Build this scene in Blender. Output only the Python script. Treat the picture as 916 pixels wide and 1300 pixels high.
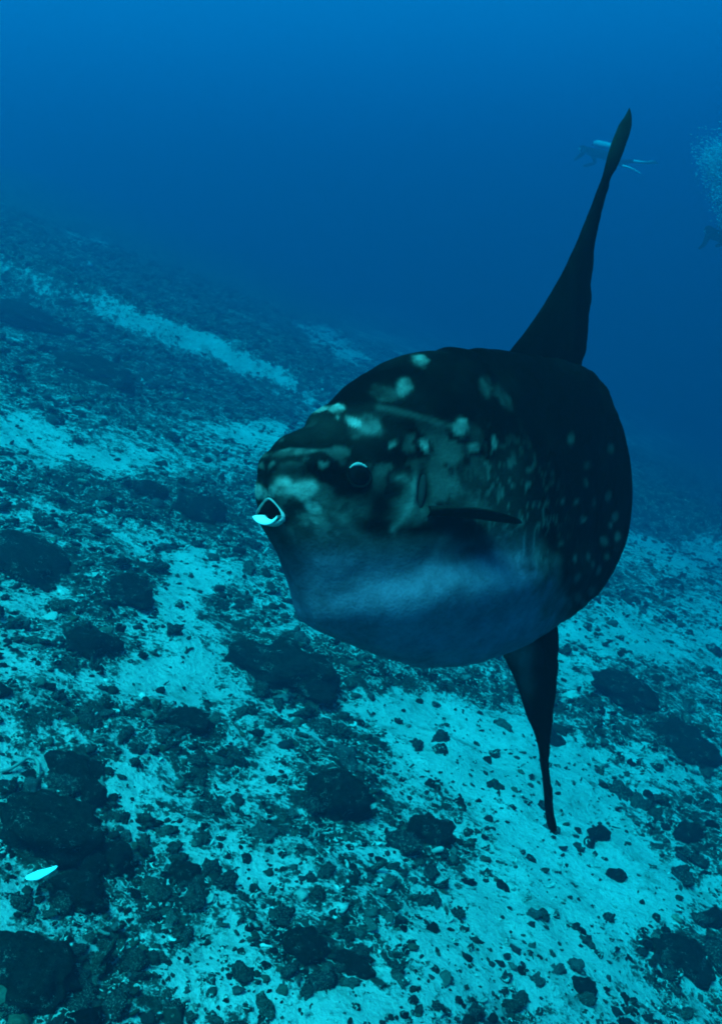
import bpy, math, random
import numpy as np
from mathutils import Vector, Matrix
from mathutils.bvhtree import BVHTree

for o in list(bpy.data.objects):
    bpy.data.objects.remove(o)
SC = bpy.context.scene
COL = SC.collection
RNG = np.random.default_rng(7)
random.seed(7)

# ------------------------------------------------------------------ camera
PW, PH = 916.0, 1300.0                      # photograph size
F = (PH / 2) / math.tan(math.radians(30))   # focal length in photograph pixels (60 degree vertical field)
PITCH = math.radians(15)
cam = bpy.data.cameras.new('camera')
cam.sensor_fit = 'VERTICAL'
cam.angle = math.radians(60)
cam.clip_start = 0.02
cam.clip_end = 500
camo = bpy.data.objects.new('camera', cam)
camo.rotation_euler = (math.radians(90) - PITCH, 0, 0)
COL.objects.link(camo)
SC.camera = camo
CR = np.array([[1, 0, 0], [0, math.sin(PITCH), math.cos(PITCH)], [0, math.cos(PITCH), -math.sin(PITCH)]]).T
# columns of CR: camera right, camera up, camera forward in world axes
CR = np.array([[1, 0, 0],
               [0, math.sin(PITCH), math.cos(PITCH)],
               [0, math.cos(PITCH), -math.sin(PITCH)]])

# ------------------------------------------------------------------ sky, sun, exposure
SUN_EL, SUN_AZ = math.radians(69), math.radians(212)      # azimuth clockwise from +Y (view direction)
w = bpy.data.worlds.new('World')
SC.world = w
w.use_nodes = True
nt = w.node_tree
sky = nt.nodes.new('ShaderNodeTexSky')
sky.sky_type = 'NISHITA'
sky.sun_disc = False
sky.sun_elevation = SUN_EL
sky.sun_rotation = SUN_AZ
nt.links.new(sky.outputs[0], nt.nodes['Background'].inputs[0])
nt.nodes['Background'].inputs[1].default_value = 0.10
sl = bpy.data.lights.new('sun', 'SUN')
sl.energy = 4.6
sl.angle = math.radians(28)
sl.color = (1.0, 0.96, 0.88)
so = bpy.data.objects.new('sun', sl)
sd = Vector((math.sin(SUN_AZ) * math.cos(SUN_EL), math.cos(SUN_AZ) * math.cos(SUN_EL), math.sin(SUN_EL)))
so.rotation_euler = sd.to_track_quat('Z', 'Y').to_euler()
COL.objects.link(so)
SC.view_settings.view_transform = 'Standard'
SC.view_settings.look = 'None'
SC.view_settings.gamma = 1.0
SC.view_settings.exposure = 2.22
SC.render.engine = 'CYCLES'
SC.cycles.max_bounces = 6
SC.cycles.diffuse_bounces = 3
SC.cycles.volume_bounces = 1
SC.cycles.use_denoising = True
SC.cycles.caustics_reflective = False
SC.cycles.caustics_refractive = False
SC.cycles.filter_width = 1.9

WATER_TOP = 12.0
# scattering and absorption per metre of the sea water (R, G, B)
SIG_S = np.array([0.003, 0.0128, 0.0226])
SIG_A = np.array([0.30, 0.0615, 0.0395])


# ------------------------------------------------------------------ helpers
def ray(px, py):
    """unit depth ray (camera axes right, up, forward = 1) for photograph pixels"""
    return np.stack([(np.asarray(px, float) - PW / 2) / F, (PH / 2 - np.asarray(py, float)) / F,
                     np.ones_like(np.asarray(px, float))], -1)


def to_world(c):
    return c @ CR.T


def project(p):
    """world points -> photograph pixels, depth"""
    c = p @ CR
    d = np.where(np.abs(c[..., 2]) < 1e-4, 1e-4, c[..., 2])
    return PW / 2 + F * c[..., 0] / d, PH / 2 - F * c[..., 1] / d, c[..., 2]


def smooth(a, b, x):
    t = np.clip((x - a) / (b - a), 0, 1)
    return t * t * (3 - 2 * t)


def _hash(ix, iy, iz, seed):
    h = (ix.astype(np.int64) * 374761393 + iy.astype(np.int64) * 668265263 + iz.astype(np.int64) * 2147483647 + seed * 144665) & 0xffffffff
    h = ((h ^ (h >> 13)) * 1274126177) & 0xffffffff
    h = ((h ^ (h >> 16)) * 2246822519) & 0xffffffff
    return ((h ^ (h >> 15)) & 0xffffff) / float(0xffffff) * 2 - 1


def noise(x, y, z=None, seed=0):
    x = np.asarray(x, float); y = np.asarray(y, float)
    z = np.zeros_like(x) if z is None else np.asarray(z, float)
    ix, iy, iz = np.floor(x), np.floor(y), np.floor(z)
    fx, fy, fz = x - ix, y - iy, z - iz
    fx = fx * fx * (3 - 2 * fx); fy = fy * fy * (3 - 2 * fy); fz = fz * fz * (3 - 2 * fz)
    r = 0
    for a in (0, 1):
        for b in (0, 1):
            for c in (0, 1):
                wgt = (fx if a else 1 - fx) * (fy if b else 1 - fy) * (fz if c else 1 - fz)
                r = r + wgt * _hash(ix + a, iy + b, iz + c, seed)
    return r


def fbm(x, y, z=None, oct=4, seed=0, gain=0.5):
    r, a, f, t = 0, 1.0, 1.0, 0
    for k in range(oct):
        r = r + a * noise(np.asarray(x) * f + 17.3 * k, np.asarray(y) * f - 9.1 * k, None if z is None else np.asarray(z) * f + 3.7 * k, seed + k)
        t += a; a *= gain; f *= 2.03
    return r / t


def mesh_np(name, v, f, smooth_shade=True):
    """mesh from an (n,3) array and an (m,3) or (m,4) face array"""
    v = np.asarray(v, np.float32); f = np.asarray(f, np.int32)
    me = bpy.data.meshes.new(name)
    n = f.shape[1]
    me.vertices.add(len(v)); me.vertices.foreach_set('co', v.ravel())
    me.loops.add(f.size); me.loops.foreach_set('vertex_index', f.ravel())
    me.polygons.add(len(f)); me.polygons.foreach_set('loop_start', np.arange(0, f.size, n, dtype=np.int32))
    me.polygons.foreach_set('use_smooth', np.full(len(f), smooth_shade))
    me.update(calc_edges=True)
    me.validate()
    return me


def fattr(me, name, vals):
    a = me.attributes.new(name, 'FLOAT', 'POINT'); a.data.foreach_set('value', np.asarray(vals, np.float32))


def cattr(me, name, vals):
    vals = np.asarray(vals, np.float32)
    if vals.shape[1] == 3:
        vals = np.c_[vals, np.ones(len(vals), np.float32)]
    a = me.attributes.new(name, 'FLOAT_COLOR', 'POINT'); a.data.foreach_set('color', vals.ravel())


def obj(name, me, mat, parent=None, label=None, cat=None, group=None, kind=None, loc=None, rot=None, scale=None):
    o = bpy.data.objects.new(name, me)
    COL.objects.link(o)
    if mat is not None and me is not None and not me.materials:
        me.materials.append(mat)
    if parent is not None: o.parent = parent
    if label: o['label'] = label
    if cat: o['category'] = cat
    if group: o['group'] = group
    if kind: o['kind'] = kind
    if loc is not None: o.location = loc
    if rot is not None: o.rotation_euler = rot
    if scale is not None: o.scale = scale
    return o


def grid_faces(nu, nv, wrap_v=False, flip=False):
    i = np.arange(nu - 1)[:, None]; j = np.arange(nv if wrap_v else nv - 1)[None, :]
    j2 = (j + 1) % nv
    q = np.stack([i * nv + j, i * nv + j2, (i + 1) * nv + j2, (i + 1) * nv + j], -1).reshape(-1, 4)
    return q[:, ::-1] if flip else q


def ico(sub):
    import bmesh
    bm = bmesh.new(); bmesh.ops.create_icosphere(bm, subdivisions=sub, radius=1.0)
    v = np.array([x.co[:] for x in bm.verts]); f = np.array([[q.index for q in p.verts] for p in bm.faces])
    bm.free(); return v, f


def tube(path, radii, seg=8, cap=True):
    """swept tube through path points -> verts, quads (ends drawn to a point)"""
    path = np.asarray(path, float); radii = np.asarray(radii, float)
    if cap:
        path = np.vstack([path[:1] - (path[1] - path[0]) / np.linalg.norm(path[1] - path[0]) * radii[0] * .6, path, path[-1:] + (path[-1] - path[-2]) / np.linalg.norm(path[-1] - path[-2]) * radii[-1] * .6])
        radii = np.r_[radii[0] * .15, radii, radii[-1] * .15]
    t = np.gradient(path, axis=0); t /= np.linalg.norm(t, axis=1)[:, None]
    up = np.array([0, 0, 1.0]) if abs(t[0, 2]) < .9 else np.array([1.0, 0, 0])
    n = np.cross(up[None], t); n /= np.linalg.norm(n, axis=1)[:, None]; b = np.cross(t, n)
    a = np.linspace(0, 2 * np.pi, seg, endpoint=False)
    v = path[:, None] + radii[:, None, None] * (np.cos(a)[None, :, None] * n[:, None] + np.sin(a)[None, :, None] * b[:, None])
    return v.reshape(-1, 3), grid_faces(len(path), seg, True)


def join(parts):
    vs, fs, o = [], [], 0
    for v, f in parts:
        vs.append(v); fs.append(f + o); o += len(v)
    return np.vstack(vs), np.vstack(fs)


def resample(p, n, power=1.0):
    """even points along a smooth (Catmull-Rom) curve through p"""
    p = np.asarray(p, float)
    q = np.vstack([2 * p[0] - p[1], p, 2 * p[-1] - p[-2]])
    t = np.linspace(0, 1, 24, endpoint=False)[:, None]
    out = []
    for i in range(1, len(q) - 2):
        a, b, c, d = q[i - 1], q[i], q[i + 1], q[i + 2]
        out.append(.5 * (2 * b + (c - a) * t + (2 * a - 5 * b + 4 * c - d) * t ** 2 + (3 * b - a - 3 * c + d) * t ** 3))
    c = np.vstack(out + [p[-1:]])
    s = np.r_[0, np.cumsum(np.linalg.norm(np.diff(c, axis=0), axis=1))]; s /= s[-1]
    tt = np.linspace(0, 1, n) ** power
    return np.stack([np.interp(tt, s, c[:, k]) for k in range(p.shape[1])], -1)


# ------------------------------------------------------------------ materials
def new_mat(name, rough=0.8, spec=0.3):
    m = bpy.data.materials.new(name); m.use_nodes = True
    b = m.node_tree.nodes['Principled BSDF']
    b.inputs['Roughness'].default_value = rough
    b.inputs['Specular IOR Level'].default_value = spec
    b.inputs['IOR'].default_value = 1.08           # skin, sand and rock against sea water, not air
    return m, m.node_tree, b


def N(t, kind, **kw):
    n = t.nodes.new(kind)
    for k, v in kw.items():
        if hasattr(n, k): setattr(n, k, v)
        else: n.inputs[k].default_value = v
    return n


def mix(t, fac, a, b, blend='MIX'):
    n = t.nodes.new('ShaderNodeMix'); n.data_type = 'RGBA'; n.blend_type = blend
    for s, v in ((n.inputs[0], fac), (n.inputs[6], a), (n.inputs[7], b)):
        if hasattr(v, 'is_linked') or hasattr(v, 'links'): t.links.new(v, s)
        elif isinstance(v, tuple): s.default_value = (*v, 1)
        else: s.default_value = v
    return n.outputs[2]


def ramp(t, src, p0, p1):
    n = t.nodes.new('ShaderNodeMapRange'); n.interpolation_type = 'SMOOTHSTEP'
    n.inputs[1].default_value = p0; n.inputs[2].default_value = p1
    t.links.new(src, n.inputs[0]); return n.outputs[0]


def bump(t, b, src, strength, dist):
    n = t.nodes.new('ShaderNodeBump'); n.inputs['Strength'].default_value = strength; n.inputs['Distance'].default_value = dist
    t.links.new(src, n.inputs['Height']); t.links.new(n.outputs[0], b.inputs['Normal'])


def noise_node(t, scale, detail=5, rough=.6, coord='Object'):
    tc = t.nodes.new('ShaderNodeTexCoord')
    n = t.nodes.new('ShaderNodeTexNoise'); n.inputs['Scale'].default_value = scale; n.inputs['Detail'].default_value = detail; n.inputs['Roughness'].default_value = rough
    t.links.new(tc.outputs[coord], n.inputs['Vector']); return n.outputs[0]


SAND = (0.60, 0.55, 0.44)
TURF = (0.016, 0.018, 0.014)


def filigree(t, scale, width, gate):
    """thin pale winding crusts: where a noise crosses its middle, broken up by a second noise"""
    n = noise_node(t, scale, 3, .55); g = noise_node(t, scale * .31, 3, .6)
    a = t.nodes.new('ShaderNodeMath'); a.operation = 'SUBTRACT'; t.links.new(n, a.inputs[0]); a.inputs[1].default_value = .5
    b = t.nodes.new('ShaderNodeMath'); b.operation = 'ABSOLUTE'; t.links.new(a.outputs[0], b.inputs[0])
    c = t.nodes.new('ShaderNodeMath'); c.operation = 'MULTIPLY'
    t.links.new(ramp(t, b.outputs[0], width, width * .3), c.inputs[0]); t.links.new(ramp(t, g, gate, gate + .08), c.inputs[1])
    return c.outputs[0]


def mat_seabed():
    m, t, b = new_mat('sand_and_algal_turf', .95, .02)
    at = N(t, 'ShaderNodeAttribute'); at.attribute_name = 'turf'
    n1 = noise_node(t, 9, 8, .68); n2 = noise_node(t, 38, 6, .65); n3 = noise_node(t, 2.2, 5, .6)
    def madd(src, k, other):
        q = t.nodes.new('ShaderNodeMath'); q.operation = 'MULTIPLY_ADD'
        t.links.new(src, q.inputs[0]); q.inputs[1].default_value = k
        if isinstance(other, float): q.inputs[2].default_value = other
        else: t.links.new(other, q.inputs[2])
        return q.outputs[0]
    h = madd(n1, 2.4, madd(n2, 1.5, madd(at.outputs['Fac'], .9, -1.95)))
    fac = ramp(t, h, .30, .66)
    sand = mix(t, ramp(t, n3, .3, .7), (0.43, 0.41, 0.36), (0.57, 0.545, 0.48))
    n4 = noise_node(t, 5.5, 6, .7)
    sand = mix(t, ramp(t, n4, .50, .70), sand, (0.27, 0.26, 0.22))
    sand = mix(t, ramp(t, n2, .52, .72), sand, (0.30, 0.285, 0.24))
    turf = mix(t, ramp(t, n2, .42, .72), TURF, (0.070, 0.070, 0.054))
    turf = mix(t, filigree(t, 19, .034, .47), turf, (0.46, 0.45, 0.38))
    t.links.new(mix(t, fac, sand, turf), b.inputs['Base Color'])
    tc = t.nodes.new('ShaderNodeTexCoord'); wv = t.nodes.new('ShaderNodeTexWave'); wv.inputs['Scale'].default_value = 2.6; wv.inputs['Distortion'].default_value = 9.0
    wv.inputs['Detail'].default_value = 3; wv.inputs['Detail Scale'].default_value = 1.6; wv.bands_direction = 'Y'; t.links.new(tc.outputs['Object'], wv.inputs['Vector'])
    bump(t, b, madd(wv.outputs['Fac'], .35, madd(n4, 1.2, h)), .8, .03)
    return m


def mat_rubble():
    m, t, b = new_mat('coral_rubble', .9, .02)
    at = N(t, 'ShaderNodeAttribute'); at.attribute_name = 'tint'
    n = noise_node(t, 45, 4, .6)
    c = mix(t, ramp(t, n, .35, .7), at.outputs['Color'], (0.5, 0.5, 0.5), 'MULTIPLY')
    t.links.new(mix(t, filigree(t, 26, .032, .52), mix(t, ramp(t, n, .62, .72), c, (0.16, 0.15, 0.12)), (0.44, 0.43, 0.37)), b.inputs['Base Color'])
    bump(t, b, n, .6, .01)
    return m


def mat_rock():
    m, t, b = new_mat('algae_covered_rock', .92, .02)
    n = noise_node(t, 7, 9, .65); n2 = noise_node(t, 40, 6, .65)
    c = mix(t, ramp(t, n, .35, .75), (0.007, 0.009, 0.0075), (0.028, 0.031, 0.025))
    c = mix(t, ramp(t, n2, .60, .70), c, (0.22, 0.20, 0.16))
    c = mix(t, filigree(t, 9, .022, .56), c, (0.36, 0.35, 0.30))
    t.links.new(c, b.inputs['Base Color'])
    add = t.nodes.new('ShaderNodeMath'); t.links.new(n, add.inputs[0]); t.links.new(n2, add.inputs[1])
    bump(t, b, add.outputs[0], .9, .03)
    return m


def mat_plain(name, col, rough=.6, spec=.4, nscale=30, var=.5):
    m, t, b = new_mat(name, rough, spec * .2)      # under water surfaces reflect far less than in air
    n = noise_node(t, nscale, 5, .6)
    t.links.new(mix(t, n, tuple(c * (1 - var) for c in col), tuple(min(1, c * (1 + var * .6)) for c in col)), b.inputs['Base Color'])
    bump(t, b, n, .25, .004)
    return m


def mat_fish(name='sunfish_skin'):
    m, t, b = new_mat(name, .5, .05)
    at = N(t, 'ShaderNodeAttribute'); at.attribute_name = 'tint'
    n = noise_node(t, 22, 6, .65); n2 = noise_node(t, 140, 4, .6)
    c = mix(t, ramp(t, n, .3, .75), at.outputs['Color'], (0.62, 0.62, 0.62), 'MULTIPLY')
    c = mix(t, ramp(t, n2, .35, .8), c, (0.80, 0.80, 0.80), 'MULTIPLY')
    t.links.new(c, b.inputs['Base Color'])
    add = t.nodes.new('ShaderNodeMath'); t.links.new(n, add.inputs[0]); t.links.new(n2, add.inputs[1])
    bump(t, b, add.outputs[0], .35, .006)
    return m


M_BED, M_RUB, M_ROCK, M_FISH = mat_seabed(), mat_rubble(), mat_rock(), mat_fish()

# ------------------------------------------------------------------ seabed
A3, B3 = ray(0, 148), ray(916, 518)                       # the sloping bottom's vanishing line
NRM = to_world(np.cross(A3, B3)); NRM /= np.linalg.norm(NRM)
if NRM[2] < 0: NRM = -NRM
H_CAM = 2.7                                              # metres from the lens down to the slope


def plane_hit(px, py):
    r = to_world(ray(px, py)); t = -H_CAM / (r @ NRM)
    return r * t[..., None]


def plane_z(x, y):
    z = (-H_CAM - NRM[0] * x - NRM[1] * y) / NRM[2]
    z = np.where(z > 4, 4 + 6 * (1 - np.exp(-np.maximum(z - 4, 0) / 6)), z)          # the slope levels off into a reef flat
    return np.where(z < -14, -14 - 20 * (1 - np.exp(-np.maximum(-14 - z, 0) / 20)), z)


LEDGE = plane_hit(np.array([0., 330.]), np.array([352., 474.]))
_ld = (LEDGE[1] - LEDGE[0])[:2]; _ld /= np.linalg.norm(_ld); _ln = np.array([-_ld[1], _ld[0]])
if _ln[1] < 0: _ln = -_ln


def relief(x, y):
    r = np.hypot(x, y)
    z = .16 * fbm(x * .35, y * .35, seed=3, oct=3) + .09 * fbm(x * 1.1, y * 1.1, seed=11, oct=3)
    z = z + .05 * fbm(x * 3.3, y * 3.3, seed=21, oct=3) * smooth(45, 8, r)
    s = (x - LEDGE[0, 0]) * _ln[0] + (y - LEDGE[0, 1]) * _ln[1] + .6 * fbm(x * .5, y * .5, seed=33, oct=3)
    z = z + .45 * smooth(-.9, .1, s) - .25 * np.exp(-((s + 2.2) / 1.5) ** 2)
    return z


def ground_z(x, y):
    return plane_z(x, y) + relief(x, y)


# dark turf-and-rubble patches, and slope shade under the ledge painted in (+) and clean sand (-): centre px, radii, tilt (deg), weight
PATCH = [
    (120, 470, 190, 42, 14, 1.5), (140, 640, 200, 90, 0, .22), (250, 545, 140, 24, 8, .25), (70, 395, 110, 32, 18, .9), (330, 330, 150, 60, 22, .8), (60, 290, 200, 60, 22, .9), (130, 350, 160, 22, 22, .6), (250, 480, 120, 26, 20, .7), (250, 400, 200, 30, 23, .4), (450, 470, 120, 30, 20, .6), (120, 520, 200, 30, 0, .35), (150, 660, 200, 60, 0, .35), (860, 600, 120, 40, 10, .5), (60, 620, 90, 26, 0, .5), (190, 622, 60, 24, 0, .5),
    (255, 640, 70, 34, 0, .8), (40, 712, 120, 36, 4, .9), (155, 748, 52, 24, 0, 1.0), (115, 812, 48, 30, 0, 1.0), (365, 850, 85, 42, 8, 1.1), (300, 772, 70, 26, 5, .55),
    (240, 912, 46, 28, 0, .8), (60, 915, 110, 34, 0, .55), (560, 865, 150, 36, 8, .7), (850, 905, 120, 62, 15, .9), (820, 745, 90, 22, 8, .5), (430, 1000, 62, 76, 10, 1.1), (545, 1065, 44, 46, 0, .7),
    (60, 1070, 120, 95, 0, .8), (265, 1000, 60, 50, 0, .45), (210, 1150, 100, 60, 10, .7), (60, 1265, 120, 55, 0, .8), (400, 1215, 78, 52, 0, .85), (530, 1130, 54, 40, 0, .35),
    (868, 1210, 56, 34, 0, .8), (885, 1065, 60, 76, 0, .5), (860, 640, 110, 34, 8, .8), (480, 940, 40, 26, 0, .4), (330, 1060, 60, 40, 0, .25), (400, 590, 120, 40, 0, .3), (100, 780, 100, 20, 0, .3),
    (260, 535, 120, 20, 12, -.6), (25, 432, 34, 18, 10, -.9), (30, 548, 46, 18, 0, -.7), (110, 580, 70, 14, 0, -.5), (190, 690, 70, 16, 0, -.45), (232, 752, 34, 44, 0, -.8), (255, 860, 50, 46, 0, -.7),
    (165, 872, 70, 24, 0, -.6), (560, 912, 110, 26, 12, -.8), (620, 985, 130, 46, 12, -.75), (720, 1085, 110, 56, 10, -.75), (660, 1205, 170, 70, 8, -.55), (820, 985, 60, 30, 15, -.5),
    (810, 1140, 90, 56, 0, -.75), (290, 1215, 60, 60, 0, -.8), (300, 1105, 46, 30, 0, -.5), (165, 1000, 46, 30, 0, -.7), (800, 812, 60, 22, 10, -.7), (440, 1280, 120, 30, 0, -.5),
    (60, 965, 40, 16, 0, -.4), (20, 1120, 40, 26, 0, -.4), (175, 405, 200, 13, 23, -1.0), (300, 462, 90, 12, 24, -.8), (420, 440, 60, 14, 25, -1.0), (105, 308, 60, 13, 22, -1.15), (10, 260, 30, 40, 20, -.4), (870, 700, 80, 16, 10, -.5), (820, 590, 60, 10, 10, -.4),
]


def turf(x, y, z):
    px, py, d = project(np.stack([x, y, z], -1))
    r = np.hypot(x, y)
    nz = fbm(x * .9, y * .9, seed=50, oct=4) * .55 + fbm(x * 3.1, y * 3.1, seed=60, oct=3) * .35
    wx = px + 26 * fbm(px / 45, py / 30, seed=70, oct=3); wy = py + 17 * fbm(px / 45, py / 30, seed=75, oct=3)
    s = np.zeros_like(px)
    for cx, cy, rx, ry, a, wgt in PATCH:
        ca, sa = math.cos(math.radians(a)), math.sin(math.radians(a))
        u = ((wx - cx) * ca + (wy - cy) * sa) / rx; v = (-(wx - cx) * sa + (wy - cy) * ca) / ry
        s = s + wgt * np.exp(-(u * u + v * v) ** 1.5 * .9)
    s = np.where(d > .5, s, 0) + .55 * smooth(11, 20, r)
    return np.clip(.37 + .60 * s + .70 * nz, 0, 1)


def build_seabed():
    az = np.r_[np.linspace(-180, -40, 60, endpoint=False), np.linspace(-40, 40, 560), np.linspace(40, 180, 60)[1:]]
    az = np.radians(az)
    r = np.exp(np.linspace(math.log(.25), math.log(185), 680))
    R, A = np.meshgrid(r, az, indexing='ij')
    x, y = R * np.sin(A), R * np.cos(A)
    z = ground_z(x, y)
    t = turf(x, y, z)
    z = z + .045 * t * np.abs(fbm(x * 7, y * 7, seed=90, oct=3)) * smooth(30, 6, R)
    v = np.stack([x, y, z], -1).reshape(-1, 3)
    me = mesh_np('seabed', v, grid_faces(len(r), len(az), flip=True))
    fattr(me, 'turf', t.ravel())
    obj('seabed', me, M_BED, kind='structure', label='sloping sea floor of pale sand and dark algal turf', cat='sea floor')


build_seabed()


def ground_at(px, py):
    """world point where a photograph pixel meets the sea floor"""
    r = to_world(ray(float(px), float(py)))
    t = np.arange(1.0, 60, .02)
    p = r[None] * t[:, None]
    k = np.nonzero(p[:, 2] < ground_z(p[:, 0], p[:, 1]))[0]
    if len(k):
        return p[k[0]]
    return plane_hit(np.array([px], float), np.array([py], float))[0]


# ------------------------------------------------------------------ boulders
def boulder_mesh(seed, lobes=1, rough=.28, sub=4, flat=.7):
    v, f = ico(sub)
    n = .34 * fbm(v[:, 0] * 1.3 + seed, v[:, 1] * 1.3, v[:, 2] * 1.3, oct=3, seed=seed) * 1.6 + rough * fbm(v[:, 0] * 4, v[:, 1] * 4 + seed, v[:, 2] * 4, oct=3, seed=seed + 5)
    n = n + .09 * np.abs(fbm(v[:, 0] * 11, v[:, 1] * 11, v[:, 2] * 11 + seed, oct=2, seed=seed + 9))
    v = v * (1 + n)[:, None]
    v[:, 2] *= flat
    return mesh_np('boulder', v, f)


# centre px, half width px, half height px, label
BOULDERS = [
    (60, 1055, 66, 42, 'broad dark algae-covered boulder, the largest rock on the sea floor'),
    (92, 978, 34, 20, 'dark elongated rock lying just upslope of the broadest dark boulder'),
    (114, 1003, 18, 24, 'narrow dark rock leaning against the end of an elongated rock'),
    (38, 985, 11, 9, 'small round dark stone beside a curved pale branch, upslope of broadest boulder'),
    (142, 1092, 28, 24, 'rounded dark rock touching the end of the broadest boulder'),
    (112, 1098, 22, 20, 'dark rock wedged between the broadest boulder and the shell rock'),
    (98, 1136, 40, 26, 'low dark rock with a white shell fragment lying beside it'),
    (40, 1240, 62, 44, 'wide dark boulder with sandy foot, downslope of the white shell fragment'),
    (155, 748, 34, 22, 'dark humped coral boulder high on the rubble slope'),
    (115, 815, 34, 24, 'dark tufted rock on clean sand below the humped boulder'),
    (362, 850, 62, 32, 'wide dark rock in the hollow under the sunfish chin'),
    (240, 915, 28, 20, 'dark craggy rock on the pale rubble slope'),
    (252, 645, 30, 22, 'dark rock mound up the slope behind the sunfish mouth'),
    (188, 622, 24, 15, 'small dark mound on the upper rubble slope'),
    (425, 1010, 40, 46, 'tall ragged dark coral clump on the rubble field below the belly'),
    (545, 1052, 26, 32, 'pointed dark coral clump on the sand below the sunfish belly'),
    (386, 1200, 32, 26, 'dark knobbly rock beside a lower rounded rock on bright sand'),
    (448, 1228, 24, 18, 'low rounded rock beside a knobbly one on bright sand'),
    (866, 1212, 36, 24, 'smooth dark rock on bright sand below the sunfish tail'),
    (760, 1058, 14, 11, 'small round dark stone next to the tip of the anal fin'),
    (783, 1110, 13, 12, 'small angular dark stone downslope of the anal fin tip'),
    (742, 1252, 16, 12, 'small dark stone alone on the brightest sand'),
    (876, 1056, 20, 16, 'dark knobbly stone on sand upslope of the smooth rock'),
    (236, 1108, 22, 18, 'dark stone sunk in rubble on the middle slope'),
    (700, 935, 18, 10, 'flat dark stone behind the anal fin'),
    (800, 880, 40, 16, 'flat dark reef slab behind the sunfish tail'),
    (870, 945, 46, 22, 'broad flat reef slab covered in dark turf'),
    (30, 712, 60, 22, 'long dark reef hump at the edge of the upper slope'),
    (120, 470, 60, 20, 'long dark reef outcrop under the pale sand ledge'),
    (30, 400, 60, 18, 'far dark outcrop above the long reef outcrop'),
    (905, 1165, 16, 18, 'dark craggy stone upslope of the smooth dark rock'),
]
BPTS = []
for i, (cx, cy, hw, hh, lab) in enumerate(BOULDERS):
    foot = ground_at(cx, cy + hh * .55)
    d = float(foot @ CR[:, 2])
    sx = hw * d / F
    sz = hh * d / F
    me = boulder_mesh(100 + i * 7, sub=4 if hw > 25 else 3, flat=1.0)
    rz = random.uniform(-.4, .4)
    o = obj('boulder' if hw > 20 else 'stone', me, M_ROCK, label=lab, cat='rock', group='dark rocks on the sea floor',
            loc=(foot[0], foot[1] + sx * .25, foot[2] + sz * .15), rot=(random.uniform(-.12, .12), math.atan2(NRM[0], NRM[2]) + random.uniform(-.12, .12), rz), scale=(sx, sx * .8, sz * .95))
    BPTS.append((foot[0], foot[1] + sx * .25, sx))
BPTS = np.array(BPTS)

# ------------------------------------------------------------------ rubble
def lump(seed, sub):
    v, f = ico(sub)
    n = .75 * fbm(v[:, 0] * 1.5 + seed, v[:, 1] * 1.5, v[:, 2] * 1.5, oct=2, seed=seed) + .50 * fbm(v[:, 0] * 3.4 + seed, v[:, 1] * 3.4, v[:, 2] * 3.4, oct=2, seed=seed + 3)
    v = v * (1 + n)[:, None]
    rs = np.random.default_rng(seed)
    v *= np.array([rs.uniform(.8, 1.35), rs.uniform(.7, 1.0), rs.uniform(.35, .75)])
    return v, f


def quads2tris(f):
    return np.vstack([f[:, [0, 1, 2]], f[:, [0, 2, 3]]])


def branch(seed, seg=6, fork=True):
    rs = np.random.default_rng(seed)
    parts = []
    a = rs.uniform(0, 6.28); n = 5
    ang = np.cumsum(rs.uniform(-.55, .55, n)) + a
    p = np.zeros((n, 3)); p[1:, 0] = np.cumsum(np.cos(ang[1:])) * .55; p[1:, 1] = np.cumsum(np.sin(ang[1:])) * .55
    p[:, 2] = .25 * np.sin(np.linspace(0, 3.1, n)) + rs.uniform(-.1, .2, n)
    p -= p.mean(0)
    rr = np.linspace(.30, .17, n) * rs.uniform(.8, 1.2, n)
    v, f = tube(p, rr, seg); parts.append((v, quads2tris(f)))
    if fork and rs.random() < .7:
        k = rs.integers(1, 4); b = ang[k] + rs.choice([-1, 1]) * rs.uniform(.6, 1.1)
        q = np.array([p[k] + np.array([math.cos(b), math.sin(b), .35]) * .42 * j for j in range(3)])
        v, f = tube(q, [rr[k] * .8, rr[k] * .7, rr[k] * .55], 6); parts.append((v, quads2tris(f)))
    return join(parts)


def shard(seed, sub=2):
    rs = np.random.default_rng(seed)
    v, f = ico(sub)
    v = v * (1 + .4 * fbm(v[:, 0] * 1.6 + seed, v[:, 1] * 1.6, v[:, 2] * 1.6, oct=2, seed=seed))[:, None]
    v *= np.array([1.1, .8, .16]); v[:, 2] += .3 * v[:, 0] ** 2
    return v, f


LUMP_HI = [lump(s, 3) for s in range(200, 212)]
LUMP_LO = [lump(s, 2) for s in range(240, 270)]
LUMP_FAR = [lump(s, 1) for s in range(270, 290)]
BRANCH = [branch(s) for s in range(300, 330)]
BRANCH_FAR = [branch(s, 4, False) for s in range(360, 380)]
SHARD_FAR = [shard(s, 1) for s in range(380, 392)]
SHARD = [shard(s) for s in range(340, 352)]


def tint_dark(n, rs):
    b = np.exp(rs.normal(math.log(.019), .75, n))
    return np.stack([b * rs.uniform(.8, 1.2, n), b * rs.uniform(.95, 1.2, n), b * rs.uniform(.75, 1.0, n)], -1)


def tint_pale(n, rs):
    b = rs.uniform(.15, .62, n)
    return np.stack([b, b * .95, b * .82], -1)


def rot_mats(rz, tx, ty):
    cz, sz_ = np.cos(rz), np.sin(rz); cx, sx = np.cos(tx), np.sin(tx); cy, sy = np.cos(ty), np.sin(ty)
    z = np.zeros_like(rz); o = np.ones_like(rz)
    Rz = np.stack([cz, -sz_, z, sz_, cz, z, z, z, o], -1).reshape(-1, 3, 3)
    Rx = np.stack([o, z, z, z, cx, -sx, z, sx, cx], -1).reshape(-1, 3, 3)
    Ry = np.stack([cy, z, sy, z, o, z, -sy, z, cy], -1).reshape(-1, 3, 3)
    return Rz @ Rx @ Ry


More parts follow.
